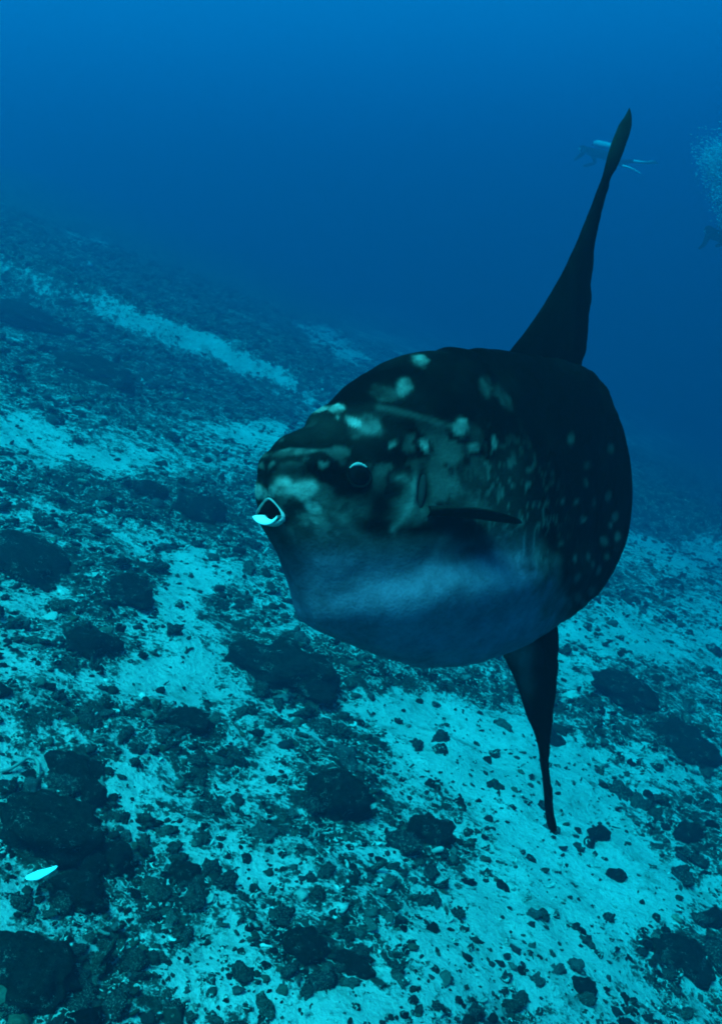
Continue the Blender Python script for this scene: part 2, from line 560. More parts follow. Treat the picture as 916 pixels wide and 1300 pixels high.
def scatter():
    rs = np.random.default_rng(5)
    n = 135000
    az = rs.uniform(math.radians(-44), math.radians(44), n); r = np.exp(rs.uniform(math.log(1.9), math.log(30), n))
    x, y = r * np.sin(az), r * np.cos(az); z = ground_z(x, y); t = turf(x, y, z)
    clump = .5 + .5 * fbm(x * 2.4, y * 2.4, seed=120, oct=3)
    keep = rs.random(n) < np.clip(.15 + .95 * t ** 1.3, 0, 1) * np.clip(clump * 1.7, .12, 1)
    x, y, z, t, r = (a[keep] for a in (x, y, z, t, r))
    n = len(x)
    kind = rs.choice(3, n, p=[.50, .38, .12])
    pale = np.where(kind == 0, rs.random(n) < .05, np.where(kind == 1, rs.random(n) < .80, rs.random(n) < .6))
    pale &= rs.random(n) < smooth(22, 6, r) * .9 + .1
    s = np.exp(rs.normal(math.log(.0150), .56, n)) * (r / 5) ** .5
    s = np.clip(s, .008, .085) * np.where(t < .4, .85, 1.0) * np.where(kind == 1, .85, 1) * np.where(pale, .70, 1)
    px, py, d = project(np.stack([x, y, z], -1))
    seen = s / d * F * 2
    inframe = (px > 4) & (px < PW - 4) & (py > 300) & (py < PH - 4)
    return x, y, z, t, r, kind, pale, s, seen * inframe


def build_rubble():
    x, y, z, t, r, kind, pale, s, seen = scatter()
    rs = np.random.default_rng(9)
    n = len(x)
    R = rot_mats(rs.uniform(0, 6.28, n), rs.normal(0, .3, n), rs.normal(0, .3, n))
    order = np.argsort(-seen)
    single = order[:300]
    rest = np.setdiff1d(np.arange(n), single)
    V, Fc, T, off = [], [], [], 0
    col = np.where(pale[:, None], tint_pale(n, rs), tint_dark(n, rs))
    far = s / r < .0050                     # a few pixels across: coarser shapes do
    for k, fr, protos in ((0, False, LUMP_LO), (0, True, LUMP_FAR), (1, False, BRANCH), (1, True, BRANCH_FAR), (2, False, SHARD), (2, True, SHARD_FAR)):
        idx = rest[(kind[rest] == k) & (far[rest] == fr)]
        pick = rs.integers(0, len(protos), len(idx))
        for j, (pv, pf) in enumerate(protos):
            m = idx[pick == j]
            if not len(m): continue
            P = np.einsum('nij,vj->nvi', R[m], pv) * s[m][:, None, None] + np.stack([x[m], y[m], z[m] + s[m] * (.05 + .3 * rs.random(len(m)))], -1)[:, None]
            V.append(P.reshape(-1, 3))
            Fc.append((pf[None] + (np.arange(len(m)) * len(pv))[:, None, None] + off).reshape(-1, 3))
            T.append(np.repeat(col[m], len(pv), 0)); off += len(m) * len(pv)
    me = mesh_np('coral_rubble', np.vstack(V), np.vstack(Fc)); cattr(me, 'tint', np.vstack(T))
    print('rubble', n, 'tris', len(me.polygons))
    obj('coral_rubble', me, M_RUB, kind='stuff', label='field of small broken coral rubble covering the sloping sea floor', cat='rubble')
    # the pieces that show largest, one by one
    protos = {}
    for k, lst in ((0, LUMP_HI), (1, BRANCH), (2, SHARD)):
        for pl in (False, True):
            for j, (pv, pf) in enumerate(lst[:12]):
                me = mesh_np('rubble_piece', pv, pf)
                c = (tint_pale if pl else tint_dark)(1, rs)[0]
                cattr(me, 'tint', np.repeat(c[None], len(pv), 0)); me.materials.append(M_RUB)
                protos[k, pl, j] = me
    NAMES = {0: ('rubble_stone', 'rubble lump'), 1: ('coral_branch', 'coral branch'), 2: ('coral_shard', 'coral shard')}
    LABELS = {(0, False): 'dark algae-covered rubble lump lying loose on the sea floor', (0, True): 'pale bleached rubble lump lying loose on the sea floor',
              (1, False): 'dark broken coral branch lying on the sea floor', (1, True): 'pale broken coral branch lying on the sea floor',
              (2, False): 'thin dark coral shard lying flat on the sea floor', (2, True): 'thin pale coral shard lying flat on the sea floor'}
    WHERE = {'dark': {True: 'resting on bare pale sand', False: 'half buried in dark algal turf'}}
    big = np.median(s[single])
    for i in single:
        k, pl = int(kind[i]), bool(pale[i])
        o = obj(NAMES[k][0], protos[k, pl, int(rs.integers(0, 12))], None, label=('larger ' if s[i] > big else 'smaller ') + LABELS[k, pl].split(' lying')[0] + ' ' + WHERE['dark'][bool(t[i] < .42)], cat=NAMES[k][1], group=('larger ' if s[i] > big else 'smaller ') + ('pale ' if pl else 'dark ') + NAMES[k][1] + (' pieces on sand' if t[i] < .42 else ' pieces in turf'))
        o.location = (x[i], y[i], z[i] + s[i] * .12)
        o.rotation_euler = Matrix(R[i].tolist()).to_euler()
        o.scale = (s[i],) * 3


build_rubble()


# white shell sliver and curved pale branch at lower left
def shell():
    p = ground_at(60, 1141); d = float(p @ CR[:, 2]); L = 21 * d / F
    u = np.linspace(-1, 1, 24); a = np.linspace(0, 2 * np.pi, 16, endpoint=False)
    U, A_ = np.meshgrid(u, a, indexing='ij')
    wd = .26 * np.sqrt(np.clip(1 - np.abs(U) ** 2.4, 0, 1)) * (1 - .25 * U) * (1 + .35 * fbm(U * 3.1, A_ * 0 + .7, oct=3, seed=61)) + .004
    v = np.stack([U, np.cos(A_) * wd + .18 * U ** 2, np.sin(A_) * wd * .35 + .06 * np.cos(U * 1.5)], -1).reshape(-1, 3) * L
    me = mesh_np('shell_fragment', v, grid_faces(24, 16, True))
    obj('shell_fragment', me, mat_plain('white_shell', (0.82, 0.82, 0.78), .4, .5, 25, .12), label='bright white shell fragment lying against a low dark rock', cat='shell',
        loc=(p[0], p[1] - .03, p[2] + .13), rot=(.30, -.30, .15))


shell()


def curved_branch():
    pts = [(2, 987), (14, 985), (26, 979), (36, 973), (45, 973), (50, 980), (50, 990)]
    p = np.array([ground_at(*q) for q in pts]); o = p.mean(0)
    q = resample(p - o, 30); q[:, 2] += .03 + .012 * np.sin(np.linspace(0, 3.1, 30))
    v, f = tube(q, np.interp(np.linspace(0, 1, 30), [0, .6, 1], [.007, .009, .004]) * (1 + .4 * fbm(np.arange(30) * .5, np.zeros(30), oct=2, seed=63)), 8)
    obj('coral_branch', mesh_np('curved_coral_branch', v, f), mat_plain('bleached_coral', (0.26, 0.25, 0.21), .8, .2, 40, .4),
        label='thin curved pale coral branch hooking round a small dark stone', cat='coral branch', loc=o.tolist())
curved_branch()

# ------------------------------------------------------------------ sunfish
TH = math.radians(38)
FK = 0.80                                        # the fish is modelled about 1.3 m long; this one is a smaller animal, nearer
P0 = ray(340., 650.) * 1.95                      # snout, camera axes
FB = np.array([math.cos(TH), 0, math.sin(TH)])   # snout -> tail
FU = np.array([0., 1, 0])
FS = np.array([math.sin(TH), 0, -math.cos(TH)])  # towards the flank that faces the camera
FISH_M = np.stack([to_world(FB), to_world(FS), to_world(FU)], 1)   # local x = back, y = left flank, z = up
FISH_O = to_world(P0)


def unproj(pts):
    """photograph pixels -> (x, z) in the fish's own middle plane"""
    pts = np.asarray(pts, float); u = (pts[:, 0] - PW / 2) / F; v = (PH / 2 - pts[:, 1]) / F
    x = (u * P0[2] - P0[0]) / (FB[0] - u * FB[2]); dep = P0[2] + x * FB[2]
    return np.stack([x, v * dep - P0[1]], -1)


def fish_px(loc):
    return project(loc @ FISH_M.T + FISH_O)


TOP_PX = [(341, 632), (338, 610), (339, 590), (347, 567), (362, 553), (388, 540), (420, 515), (436, 499), (454, 482), (487, 461), (515, 450), (541, 447), (555, 446), (563, 441), (580, 443), (592, 449), (601, 444), (622, 446), (650, 449), (700, 455), (738, 466),
          (756, 481), (770, 500), (781, 525), (790, 550), (797, 580), (800.5, 610), (800, 640)]
BOT_PX = [(343, 666), (346, 676), (351, 690), (362, 712), (373, 736), (382, 762), (394, 786), (410, 799), (428, 808), (452, 820), (482, 834), (512, 843), (546, 846), (580, 844), (610, 838), (640, 828),
          (675, 809), (705, 791), (724, 779), (741, 767), (756, 753), (770, 734), (781, 713), (792, 690), (797, 666), (800, 640)]
NS, NP = 260, 220


def body_section():
    top = resample(unproj(TOP_PX), 900); bot = resample(unproj(BOT_PX), 900)
    # pair top and bottom points by how far back they lie, blunt nose handled by arc length
    st = np.r_[0, np.cumsum(np.linalg.norm(np.diff(top, axis=0), axis=1))]; st /= st[-1]
    sb = np.r_[0, np.cumsum(np.linalg.norm(np.diff(bot, axis=0), axis=1))]; sb /= sb[-1]
    s = np.sin(np.linspace(0, 1, NS) * np.pi / 2 * .9) ; s /= s[-1]
    s = np.linspace(0, 1, NS) * .55 + .45 * (.5 - .5 * np.cos(np.linspace(0, 1, NS) * np.pi))
    T = np.stack([np.interp(s, st, top[:, k]) for k in (0, 1)], -1)
    B = np.stack([np.interp(s, sb, bot[:, k]) for k in (0, 1)], -1)
    return T, B


T_, B_ = body_section()
LEN = T_[-1, 0]
WX = np.array([0, .012, .04, .09, .16, .26, .38, .50, .62, .72, .80, .87, .93, .97, 1.0]) * LEN
WY = np.array([.036, .045, .064, .090, .118, .142, .152, .146, .124, .092, .060, .036, .024, .016, .004]) * LEN


def width(x):
    p = resample(np.stack([WX, WY], -1), 400)
    return np.interp(x, p[:, 0], p[:, 1])


def ellipse_val(px, py, lst, pw=1.4):
    s = np.zeros_like(px)
    for cx, cy, rx, ry, a, wgt in lst:
        ca, sa = math.cos(math.radians(a)), math.sin(math.radians(a))
        u = ((px - cx) * ca + (py - cy) * sa) / rx; v = (-(px - cx) * sa + (py - cy) * ca) / ry
        s = s + wgt * np.exp(-(u * u + v * v) ** pw * .75)
    return s


def polyline_val(px, py, pts, wd):
    best = np.full_like(px, 1e9)
    for (x0, y0), (x1, y1) in zip(pts[:-1], pts[1:]):
        dx, dy = x1 - x0, y1 - y0
        t = np.clip(((px - x0) * dx + (py - y0) * dy) / (dx * dx + dy * dy), 0, 1)
        best = np.minimum(best, np.hypot(px - x0 - t * dx, py - y0 - t * dy))
    return np.exp(-(best / wd) ** 2)


SPOTS = [(531, 459, 10, 8, 30, .62), (512, 491, 10, 11, -20, .55), (426, 520, 11, 7, 10, 1.0), (447, 538, 11, 6, 15, 1.0), (468, 540, 18, 13, 20, .45), (585, 543, 9, 11, -35, .75), (538, 565, 6, 9, -30, .75),
         (497, 566, 6, 4, -45, .5), (600, 568, 7, 7, 0, .40), (616, 490, 8, 15, -10, .22), (638, 505, 7, 18, -25, .18), (626, 562, 2.6, 9, -15, .6), (375, 577, 27, 6, 0, .42), (408, 595, 7, 3.5, 10, .7), (346, 592, 6, 4, 0, .3),
         (366, 618, 15, 11, 30, .85), (388, 622, 14, 13, 0, 1.0), (398, 645, 12, 7, 25, .8), (350, 624, 8, 10, 20, .8), (402, 660, 8, 5, 0, .5), (427, 532, 3, 3, 0, .6), (490, 500, 20, 9, 15, .2), (518, 566, 8, 8, 0, .22)]
CLAVUS = [(772, 630, 4, 6, 0, .42), (781, 656, 4, 6, 15, .4), (783, 681, 4, 6, 0, .5), (766, 686, 4, 6, 0, .45), (775, 667, 3, 4, 0, .4), (740, 659, 3.5, 4, 0, .5), (731, 635, 3, 3.5, 0, .45), (715, 638, 3, 3.5, 0, .4),
          (727, 708, 2.6, 5, 0, .6), (746, 706, 2.6, 5, 10, .5), (758, 724, 3, 6, 15, .5), (750, 717, 2.6, 5, 0, .4), (730, 733, 4, 6, 20, .6), (701, 756, 4.5, 4.5, 0, .5), (714, 761, 4, 5, 0, .4), (732, 758, 4.5, 6, 0, .45),
          (722, 768, 3.5, 4.5, 0, .4), (751, 750, 5, 6, 20, .35), (743, 613, 3, 4, 0, .3), (753, 639, 3, 5, 0, .25), (725, 557, 4, 7, 0, .3), (775, 570, 4, 6, 0, .22), (745, 591, 4, 5, 0, .2), (740, 765, 4, 4, 0, .35), (711, 690, 3, 3.5, 0, .3), (768, 706, 3, 4, 0, .35)]
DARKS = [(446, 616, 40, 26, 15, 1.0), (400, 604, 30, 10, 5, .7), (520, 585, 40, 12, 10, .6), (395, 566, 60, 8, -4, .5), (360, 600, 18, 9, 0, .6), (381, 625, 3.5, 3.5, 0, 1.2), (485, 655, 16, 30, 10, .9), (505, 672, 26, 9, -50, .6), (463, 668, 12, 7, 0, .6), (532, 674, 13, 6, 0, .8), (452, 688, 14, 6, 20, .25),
         (605, 700, 34, 11, -14, .62), (668, 700, 5, 22, 0, .5), (664, 722, 8, 4, 0, .6), (536, 622, 8, 26, 0, 1.0), (580, 668, 60, 12, 0, .5), (400, 690, 36, 12, 10, .35), (364, 700, 14, 36, -20, .45), (560, 690, 60, 20, -10, .25)]  # skin markings, plus shade painted on the flank under the pectoral fin
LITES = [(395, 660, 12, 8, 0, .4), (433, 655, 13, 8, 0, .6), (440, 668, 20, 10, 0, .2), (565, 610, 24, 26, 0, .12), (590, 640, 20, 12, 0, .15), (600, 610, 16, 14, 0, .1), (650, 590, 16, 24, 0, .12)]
BUMPS = [(455, 604, 46, 40, 0, .012), (380, 585, 50, 14, -4, .008), (395, 560, 60, 9, -5, -.005), (372, 622, 28, 20, 20, .008), (425, 525, 26, 14, 30, .008), (535, 625, 6, 19, 4, -.016), (535, 625, 22, 36, 0, .006), (520, 530, 50, 9, 16, .006),
         (455, 604, 18, 18, 0, -.004), (575, 756, 150, 26, -12, .014), (560, 715, 110, 22, -12, -.006), (430, 740, 60, 40, 10, -.004)]


def fish_tint(px, py, loc, back):
    """skin colours plus some painted light and shade: dark back, pale belly, white spots, worm-like mottling"""
    x, y, z = loc.T
    hx = 3.5 * fbm(x * 55, z * 55, y * 55, oct=2, seed=403); hy = 3.5 * fbm(x * 55, z * 55, y * 55, oct=2, seed=405)
    wx = px + hx + 9 * fbm(x * 16, z * 16, y * 16, oct=3, seed=401); wy = py + hy + 9 * fbm(x * 16, z * 16, y * 16, oct=3, seed=407)
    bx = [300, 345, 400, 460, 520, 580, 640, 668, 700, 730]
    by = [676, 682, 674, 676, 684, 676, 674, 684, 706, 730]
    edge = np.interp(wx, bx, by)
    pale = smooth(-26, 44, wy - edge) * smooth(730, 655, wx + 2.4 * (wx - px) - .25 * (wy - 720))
    belly_light = .70 + .30 * smooth(690, 770, wy + .25 * (wx - 520))  # belly painted lighter towards the band where the bulge catches light
    v = .0020 + .010 * np.clip(fbm(x * 9, z * 9, y * 9, oct=4, seed=419), 0, 1) + .140 * pale * belly_light * (1 + .35 * fbm(x * 7, z * 7, y * 7, oct=3, seed=409))
    cheek = smooth(575, 640, wy) * smooth(690, 600, wx) * smooth(330, 380, wx) * (1 - pale)
    v = v + .020 * cheek * (1 + .8 * fbm(x * 14, z * 14, y * 14, oct=3, seed=411))
    v = v + .012 * smooth(335, 370, wx) * smooth(530, 440, wx) * smooth(500, 560, wy) * (1 - pale) * (1 + .9 * fbm(x * 18, z * 18, y * 18, oct=3, seed=413))
    mott = smooth(-.08, .22, fbm(x * 17, z * 21, y * 17, oct=4, seed=417))
    face = smooth(335, 365, px) * smooth(650, 560, px) * smooth(520, 575, py) * smooth(712, 670, py)
    v = v * (1 - face * .55) + face * .048 * mott * smooth(.0, .6, mott)
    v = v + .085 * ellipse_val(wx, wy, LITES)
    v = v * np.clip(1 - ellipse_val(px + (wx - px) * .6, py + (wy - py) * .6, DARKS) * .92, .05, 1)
    # worm marks on the flank
    worm = np.abs(fbm(x * 30, z * 22, y * 30, oct=2, seed=430))
    wz = np.exp(-(((px - 655 - .25 * (py - 640)) / 52) ** 2 + ((py - 645) / 78) ** 2) ** 1.5)
    v = v + .065 * smooth(.08, .03, worm) * wz * (1 - pale)
    v = v * (1 - .75 * wz * smooth(.10, .22, worm) * pale)
    stripes = polyline_val(wx, wy, [(502, 607), (520, 612), (522, 632), (512, 655), (500, 672)], 5) * .06 + polyline_val(px, py, [(480, 518), (520, 528), (570, 541)], 4) * .035
    v = v + stripes
    sp = np.clip(ellipse_val(px + hx * .9 + (wx - px) * .3, py + hy * .9 + (wy - py) * .3, SPOTS, 2.6), 0, 1)
    cl = np.clip(ellipse_val(px + (wx - px) * .2, py + (wy - py) * .2, CLAVUS, 2.0), 0, 1)
    v = v * (1 - sp) + sp ** 1.3 * .30 * np.clip(.8 + .9 * fbm(x * 40, z * 40, y * 40, oct=3, seed=415), .3, 1.3)
    v = v * (1 - cl) + cl * .13
    v = np.clip(v, .0015, .6)
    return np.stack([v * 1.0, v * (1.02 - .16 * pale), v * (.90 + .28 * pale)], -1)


def build_fish():
    root = obj('sunfish', None, None, label='large ocean sunfish with spotted dark back and pale belly, swimming above the sea floor', cat='fish')
    # Empty: local axes x = tail-ward, y = towards its left flank, z = dorsal
    R = Matrix(FISH_M.tolist()).to_4x4()
    root.matrix_world = Matrix.Translation((FISH_O * FK).tolist()) @ R @ Matrix.Scale(FK, 4)
    ph = np.linspace(0, 2 * np.pi, NP, endpoint=False)
    C = (T_ + B_) / 2; Vv = (T_ - B_) / 2
    xm = C[:, 0] * .55 + .45 * np.minimum(T_[:, 0], B_[:, 0])
    wd = width(np.clip(xm, 0, LEN))
    sn, cs = np.sin(ph), np.cos(ph)
    # fuller low on the flanks than along the back
    k = np.sign(sn) * np.abs(sn) ** .96
    X = C[:, None, 0] + Vv[:, None, 0] * k[None]
    Z = C[:, None, 1] + Vv[:, None, 1] * k[None]
    Y = wd[:, None] * (np.sign(cs) * np.abs(cs) ** .92)[None] * (1 - .10 * sn)[None]
    mouthy = np.exp(-(np.arange(NS) / 9.0) ** 2)[:, None]
    Y = Y * (1 - .42 * mouthy * sn[None])
    loc = np.stack([X, Y, Z], -1)
    # mouth cavity
    ins = []
    for sc, dx in ((.97, .004), (.95, .018), (.92, .05), (.7, .09), (.2, .11)):
        c0 = loc[0].mean(0); r0 = (loc[0] - c0) * sc + c0; r0[:, 0] += dx; ins.append(r0)
    loc = np.concatenate([np.array(ins[::-1]), loc], 0)
    ncav = len(ins)
    nu = len(loc)
    # relief on the head and flank, along the normals
    du = np.gradient(loc, axis=0); dv = (np.roll(loc, -1, 1) - np.roll(loc, 1, 1)) / 2
    nr = np.cross(du, dv); nr /= np.linalg.norm(nr, axis=-1)[..., None] + 1e-9
    if (nr[nu // 2, 0] * np.array([0, 1, 0])).sum() < 0: nr = -nr
    m = loc.copy(); m[..., 1] = np.abs(m[..., 1])
    px, py, _ = fish_px(m.reshape(-1, 3)); px = px.reshape(nu, NP); py = py.reshape(nu, NP)
    side = smooth(.0, .03, m[..., 1])
    amp = 1.5 * ellipse_val(px, py, BUMPS) * side
    amp = amp + .0075 * fbm(loc[..., 0] * 11, loc[..., 1] * 11, loc[..., 2] * 11, oct=3, seed=440) * smooth(.0, .05, loc[..., 0])
    amp = amp + .0030 * fbm(loc[..., 0] * 40, loc[..., 1] * 40, loc[..., 2] * 40, oct=2, seed=445) * smooth(LEN * .5, LEN * .9, loc[..., 0])
    fade = np.ones(nu); fade[:ncav + 4] = 0
    rim = smooth(LEN * .995, LEN * .93, loc[..., 0])
    loc = loc + nr * (amp * fade[:, None] * rim)[..., None]
    v = loc.reshape(-1, 3)
    f = grid_faces(nu, NP, True)
    # orientation check
    tri = f[len(f) // 2]; nn = np.cross(v[tri[1]] - v[tri[0]], v[tri[2]] - v[tri[0]])
    if nn @ nr.reshape(-1, 3)[tri[0]] < 0: f = f[:, ::-1]
    me = mesh_np('sunfish_body', v, f)
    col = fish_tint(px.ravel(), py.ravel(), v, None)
    mouth = np.zeros((nu, NP)); mouth[:ncav] = 1
    col = col * (1 - mouth.ravel()[:, None]) + mouth.ravel()[:, None] * np.array([.02, .018, .018])
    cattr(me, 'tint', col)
    body = obj('body', me, M_FISH, root)
    bvh = BVHTree.FromPolygons(v.tolist(), f.tolist())

    def hit(px_, py_):
        """local point and normal of the left flank under a photograph pixel"""
        d = FISH_M.T @ to_world(ray(float(px_), float(py_))); o = FISH_M.T @ (-FISH_O)
        p, n, _, _ = bvh.ray_cast(Vector(o), Vector(d).normalized())
        return np.array(p), np.array(n)

    # lips: soft pale ring, thick along the lower jaw, with a tooth plate inside
    ring = loc[ncav]
    M_LIP = mat_plain('pale_lip', (0.30, 0.30, 0.28), .5, .4, 60, .25)
    M_TOOTH = mat_plain('tooth_plate', (0.85, 0.85, 0.82), .35, .5, 40, .08)
    a = np.linspace(0, 2 * np.pi, 12, endpoint=False)
    c0 = ring.mean(0)
    rr = (.0022 + .0058 * np.clip(-np.sin(ph - .25), 0, 1) ** 4) * (1 + .45 * fbm(np.cos(ph) * 3, np.sin(ph) * 3, oct=3, seed=451))
    outw = (ring - c0); outw /= np.linalg.norm(outw, axis=1)[:, None]
    fw = np.array([-1.0, 0, 0])
    lv = ring[:, None] * 1 - outw[:, None] * .002 + rr[:, None, None] * (np.cos(a)[None, :, None] * outw[:, None] + np.sin(a)[None, :, None] * fw * 1.5)
    q = grid_faces(NP, 12, True); last = np.stack([np.full(12, NP - 1) * 12 + np.arange(12), np.full(12, NP - 1) * 12 + (np.arange(12) + 1) % 12, (np.arange(12) + 1) % 12, np.arange(12)], -1)
    obj('lip', mesh_np('lip', lv.reshape(-1, 3), np.vstack([q, last])), M_LIP, root)
    am = np.radians(np.linspace(205, 335, 30))
    hz = (ring[:, 2].max() - ring[:, 2].min()) / 2; hy = ring[:, 1].max()
    tp = []
    for fr, dx in ((1.02, -.012), (.90, -.014), (.72, -.008), (.66, .012), (.97, .025)):
        tp.append(np.stack([np.full(30, c0[0] + dx), np.cos(am) * hy * (fr + (0 if fr > .9 else .1)), c0[2] + np.sin(am) * hz * fr], -1))
    obj('tooth_plate', mesh_np('tooth_plate', np.array(tp).reshape(-1, 3), grid_faces(5, 30)), M_TOOTH, root)

    # eyes
    p, n = hit(455, 605)
    M_EYE, te, be = new_mat('eye', .3, .05); be.inputs['Base Color'].default_value = (.003, .003, .004, 1)
    iv, if_ = ico(4)
    M_LID = mat_plain('lit_eyelid_skin', (0.30, 0.30, 0.28), .5, .4, 80, .5)  # upper lid coloured pale to paint the highlight crescent above the eye
    M_LIDD = mat_plain('dark_eyelid_skin', (0.004, 0.004, 0.004), .6, .1, 80, .4)
    for sgn in (1, -1):
        pp = p * np.array([1, sgn, 1]); nn = n * np.array([1, sgn, 1])
        t1 = np.cross(nn, [0, 0, 1]); t1 /= np.linalg.norm(t1); t2 = np.cross(t1, nn); t2 = t2 if t2[2] > 0 else -t2
        Bm = np.stack([t1, t2, nn], 1)
        ev = (iv * np.array([.0255, .0255, .020])) @ Bm.T + pp - nn * .004
        e = obj('eye', mesh_np('eye', ev, if_), M_EYE, root)
        pu = (iv * np.array([.012, .012, .002])) @ Bm.T + pp + nn * .0150
        M_P = bpy.data.materials.get('pupil') or mat_plain('pupil', (0.002, 0.002, 0.002), .4, .1)
        obj('pupil', mesh_np('pupil', pu, if_), M_P, e)
        for (a0, a1, r0, mt, nm) in ((48, 140, .0040, M_LID, 'upper_eyelid'), (140, 405, .0036, M_LIDD, 'lower_eyelid')):
            an = np.radians(np.linspace(a0, a1, 40)); taper = np.sin(np.linspace(.15, np.pi - .15, 40)) ** .6
            path = (np.stack([np.cos(an) * .0265, np.sin(an) * .0265, np.full(40, .006)], -1)) @ Bm.T + pp
            tv, tf = tube(path, r0 * taper * (1 + .5 * fbm(an * 5, an * 0 + a0, oct=3, seed=453)), 10); obj(nm, mesh_np(nm, tv, tf), mt, root)
    # gill opening flap: dark oval rim
    p, n = hit(536, 625)
    M_GILL = mat_plain('gill_skin', (0.018, 0.018, 0.018), .5, .4, 60, .3)
    for sgn in (1, -1):
        pp = p * np.array([1, sgn, 1]); nn = n * np.array([1, sgn, 1])
        t1 = np.cross([0, 0, 1], nn); t1 /= np.linalg.norm(t1); t2 = np.cross(nn, t1)
        gv = iv * np.array([.012, .042, .010]); gv = gv @ np.stack([t1, t2, nn], 1).T + pp + nn * .008
        obj('gill_opening', mesh_np('gill_opening', gv, if_), M_GILL, root)

    # vertical fins: leading and trailing edges read in the fish's middle plane
    def fin(name, lead, trail, tbase, ttip, tintv, sweep=0.0):
        n, mm = 90, 25
        lo = resample(unproj(lead), n); tr = resample(unproj(trail), n)
        c = np.linspace(0, 1, mm)
        s = np.linspace(0, 1, n)
        tr[:, 0] += .006 * fbm(s * 22, s * 0 + len(name), oct=3, seed=455) * smooth(.08, .2, s) * smooth(1, .9, s)
        lo[:, 0] += .003 * fbm(s * 16, s * 0 + 3, oct=3, seed=457) * smooth(.08, .2, s) * smooth(1, .9, s)
        th = (tbase * (1 - s) ** 1.3 + ttip)[:, None] * (np.sin(np.pi * c ** .75) ** .8)[None] * np.where(s > .97, (1 - s) / .03 + .02, 1)[:, None]
        P = lo[:, None] * (1 - c)[None, :, None] + tr[:, None] * c[None, :, None]
        # gentle bend of the whole fin and a twist near the tip
        yb = sweep * s ** 2
        tw = .25 * smooth(.65, 1, s)
        chord = np.linalg.norm(tr - lo, axis=1)
        yy = yb[:, None] + (tw * chord)[:, None] * (c - .5)[None]
        ray_ = .0022 * np.sin(c * 60)[None] * (1 - s)[:, None] * np.sin(np.pi * c)[None]
        Lf = np.stack([P[..., 0], yy + th + ray_, P[..., 1]], -1); Rt = np.stack([P[..., 0], yy - th - ray_, P[..., 1]], -1)
        loop = np.concatenate([Lf, Rt[:, ::-1][:, 1:-1]], 1)
        q = loop.shape[1]
        v = loop.reshape(-1, 3); f = grid_faces(n, q, True)
        me = mesh_np(name, v, f)
        vv = tintv * (1 + .5 * fbm(v[:, 0] * 20, v[:, 1] * 20, v[:, 2] * 8, oct=3, seed=500)) + .007 * np.clip(fbm(v[:, 0] * 40, v[:, 1] * 40, v[:, 2] * 6, oct=3, seed=503), 0, 1)
        if name == 'anal_fin':
            fx, fy, _ = fish_px(v); vv = vv + .10 * ellipse_val(fx, fy, [(655, 822, 22, 16, 40, 1.0), (666, 860, 10, 22, -10, .45)])
        else:
            fx, fy, _ = fish_px(v); vv = vv + .012 * smooth(230, 165, fy)
        cattr(me, 'tint', np.stack([vv, vv * 1.02, vv * .9], -1))
        return obj(name, me, M_FISH, root)

    fin('dorsal_fin', [(628, 470), (650, 441), (664, 424), (682, 399), (701, 368), (720, 334), (738, 293), (752, 258), (764, 226), (773, 192), (786, 160), (793, 148), (798, 137)],
        [(752, 500), (738, 466), (744, 442), (748, 402), (750, 360), (754, 312), (761, 275), (773, 232), (784, 205), (794, 178), (799, 160), (800, 147), (798.6, 137)], .030, .004, .002)
    fin('anal_fin', [(622, 800), (638, 832), (648, 851), (657, 873), (664, 896), (671, 915), (682, 942), (688, 980), (690, 1005), (695, 1045), (700, 1057)],
        [(700, 770), (708, 800), (708, 838), (705, 878), (702, 905), (698, 935), (697, 965), (699, 1000), (703, 1035), (705, 1052), (703, 1058)], .026, .004, .003)

    # pectoral fins: paddle blades folded back along the flank
    p0, n0 = hit(548, 650); p1, _ = hit(636, 660)
    M_PEC = mat_plain('pectoral_skin', (0.007, 0.008, 0.007), .45, .35, 60, .4)
    for sgn in (1, -1):
        mir = np.array([1, sgn, 1]); a0 = p0 * mir; nn = n0 * mir
        dirv = (p1 - p0) * mir + nn * .075; Lp = np.linalg.norm(dirv); dirv /= Lp
        wv = np.cross(dirv, nn); wv = wv if wv[2] > 0 else -wv; wv /= np.linalg.norm(wv)
        wv = wv * .30 + nn * .95; wv -= dirv * (wv @ dirv); wv /= np.linalg.norm(wv); tv_ = np.cross(dirv, wv)
        s = np.linspace(0, 1, 40); a = np.linspace(0, 2 * np.pi, 20, endpoint=False)
        half = .040 * np.interp(s, [0, .12, .35, .7, .9, .97, 1], [.55, .85, 1, .95, .62, .35, .03])
        thk = .010 * (1 - s) ** .7 + .0015
        bl = a0 - dirv * .012 + dirv * (s * (Lp + .012))[:, None] + tv_ * (.010 * np.sin(s * 3))[:, None]
        v = bl[:, None] + (np.cos(a)[None] * half[:, None])[..., None] * wv + (np.sin(a)[None] * thk[:, None])[..., None] * tv_
        pf = obj('pectoral_fin', mesh_np('pectoral_fin', v.reshape(-1, 3), grid_faces(40, 20, True)), M_PEC, root)
    return root


FISH = build_fish()


# ------------------------------------------------------------------ divers
def skin_body(name, joints, edges, mat, parent):
    me = bpy.data.meshes.new(name)
    me.from_pydata([j[0] for j in joints], edges, [])
    o = obj(name, me, mat, parent)
    md = o.modifiers.new('skin', 'SKIN'); md.use_smooth_shade = True
    for i, j in enumerate(joints):
        r = j[1]
        me.skin_vertices[0].data[i].radius = (r, r) if not isinstance(r, tuple) else r
    me.skin_vertices[0].data[0].use_root = True
    s = o.modifiers.new('sub', 'SUBSURF'); s.levels = 2; s.render_levels = 2
    return o


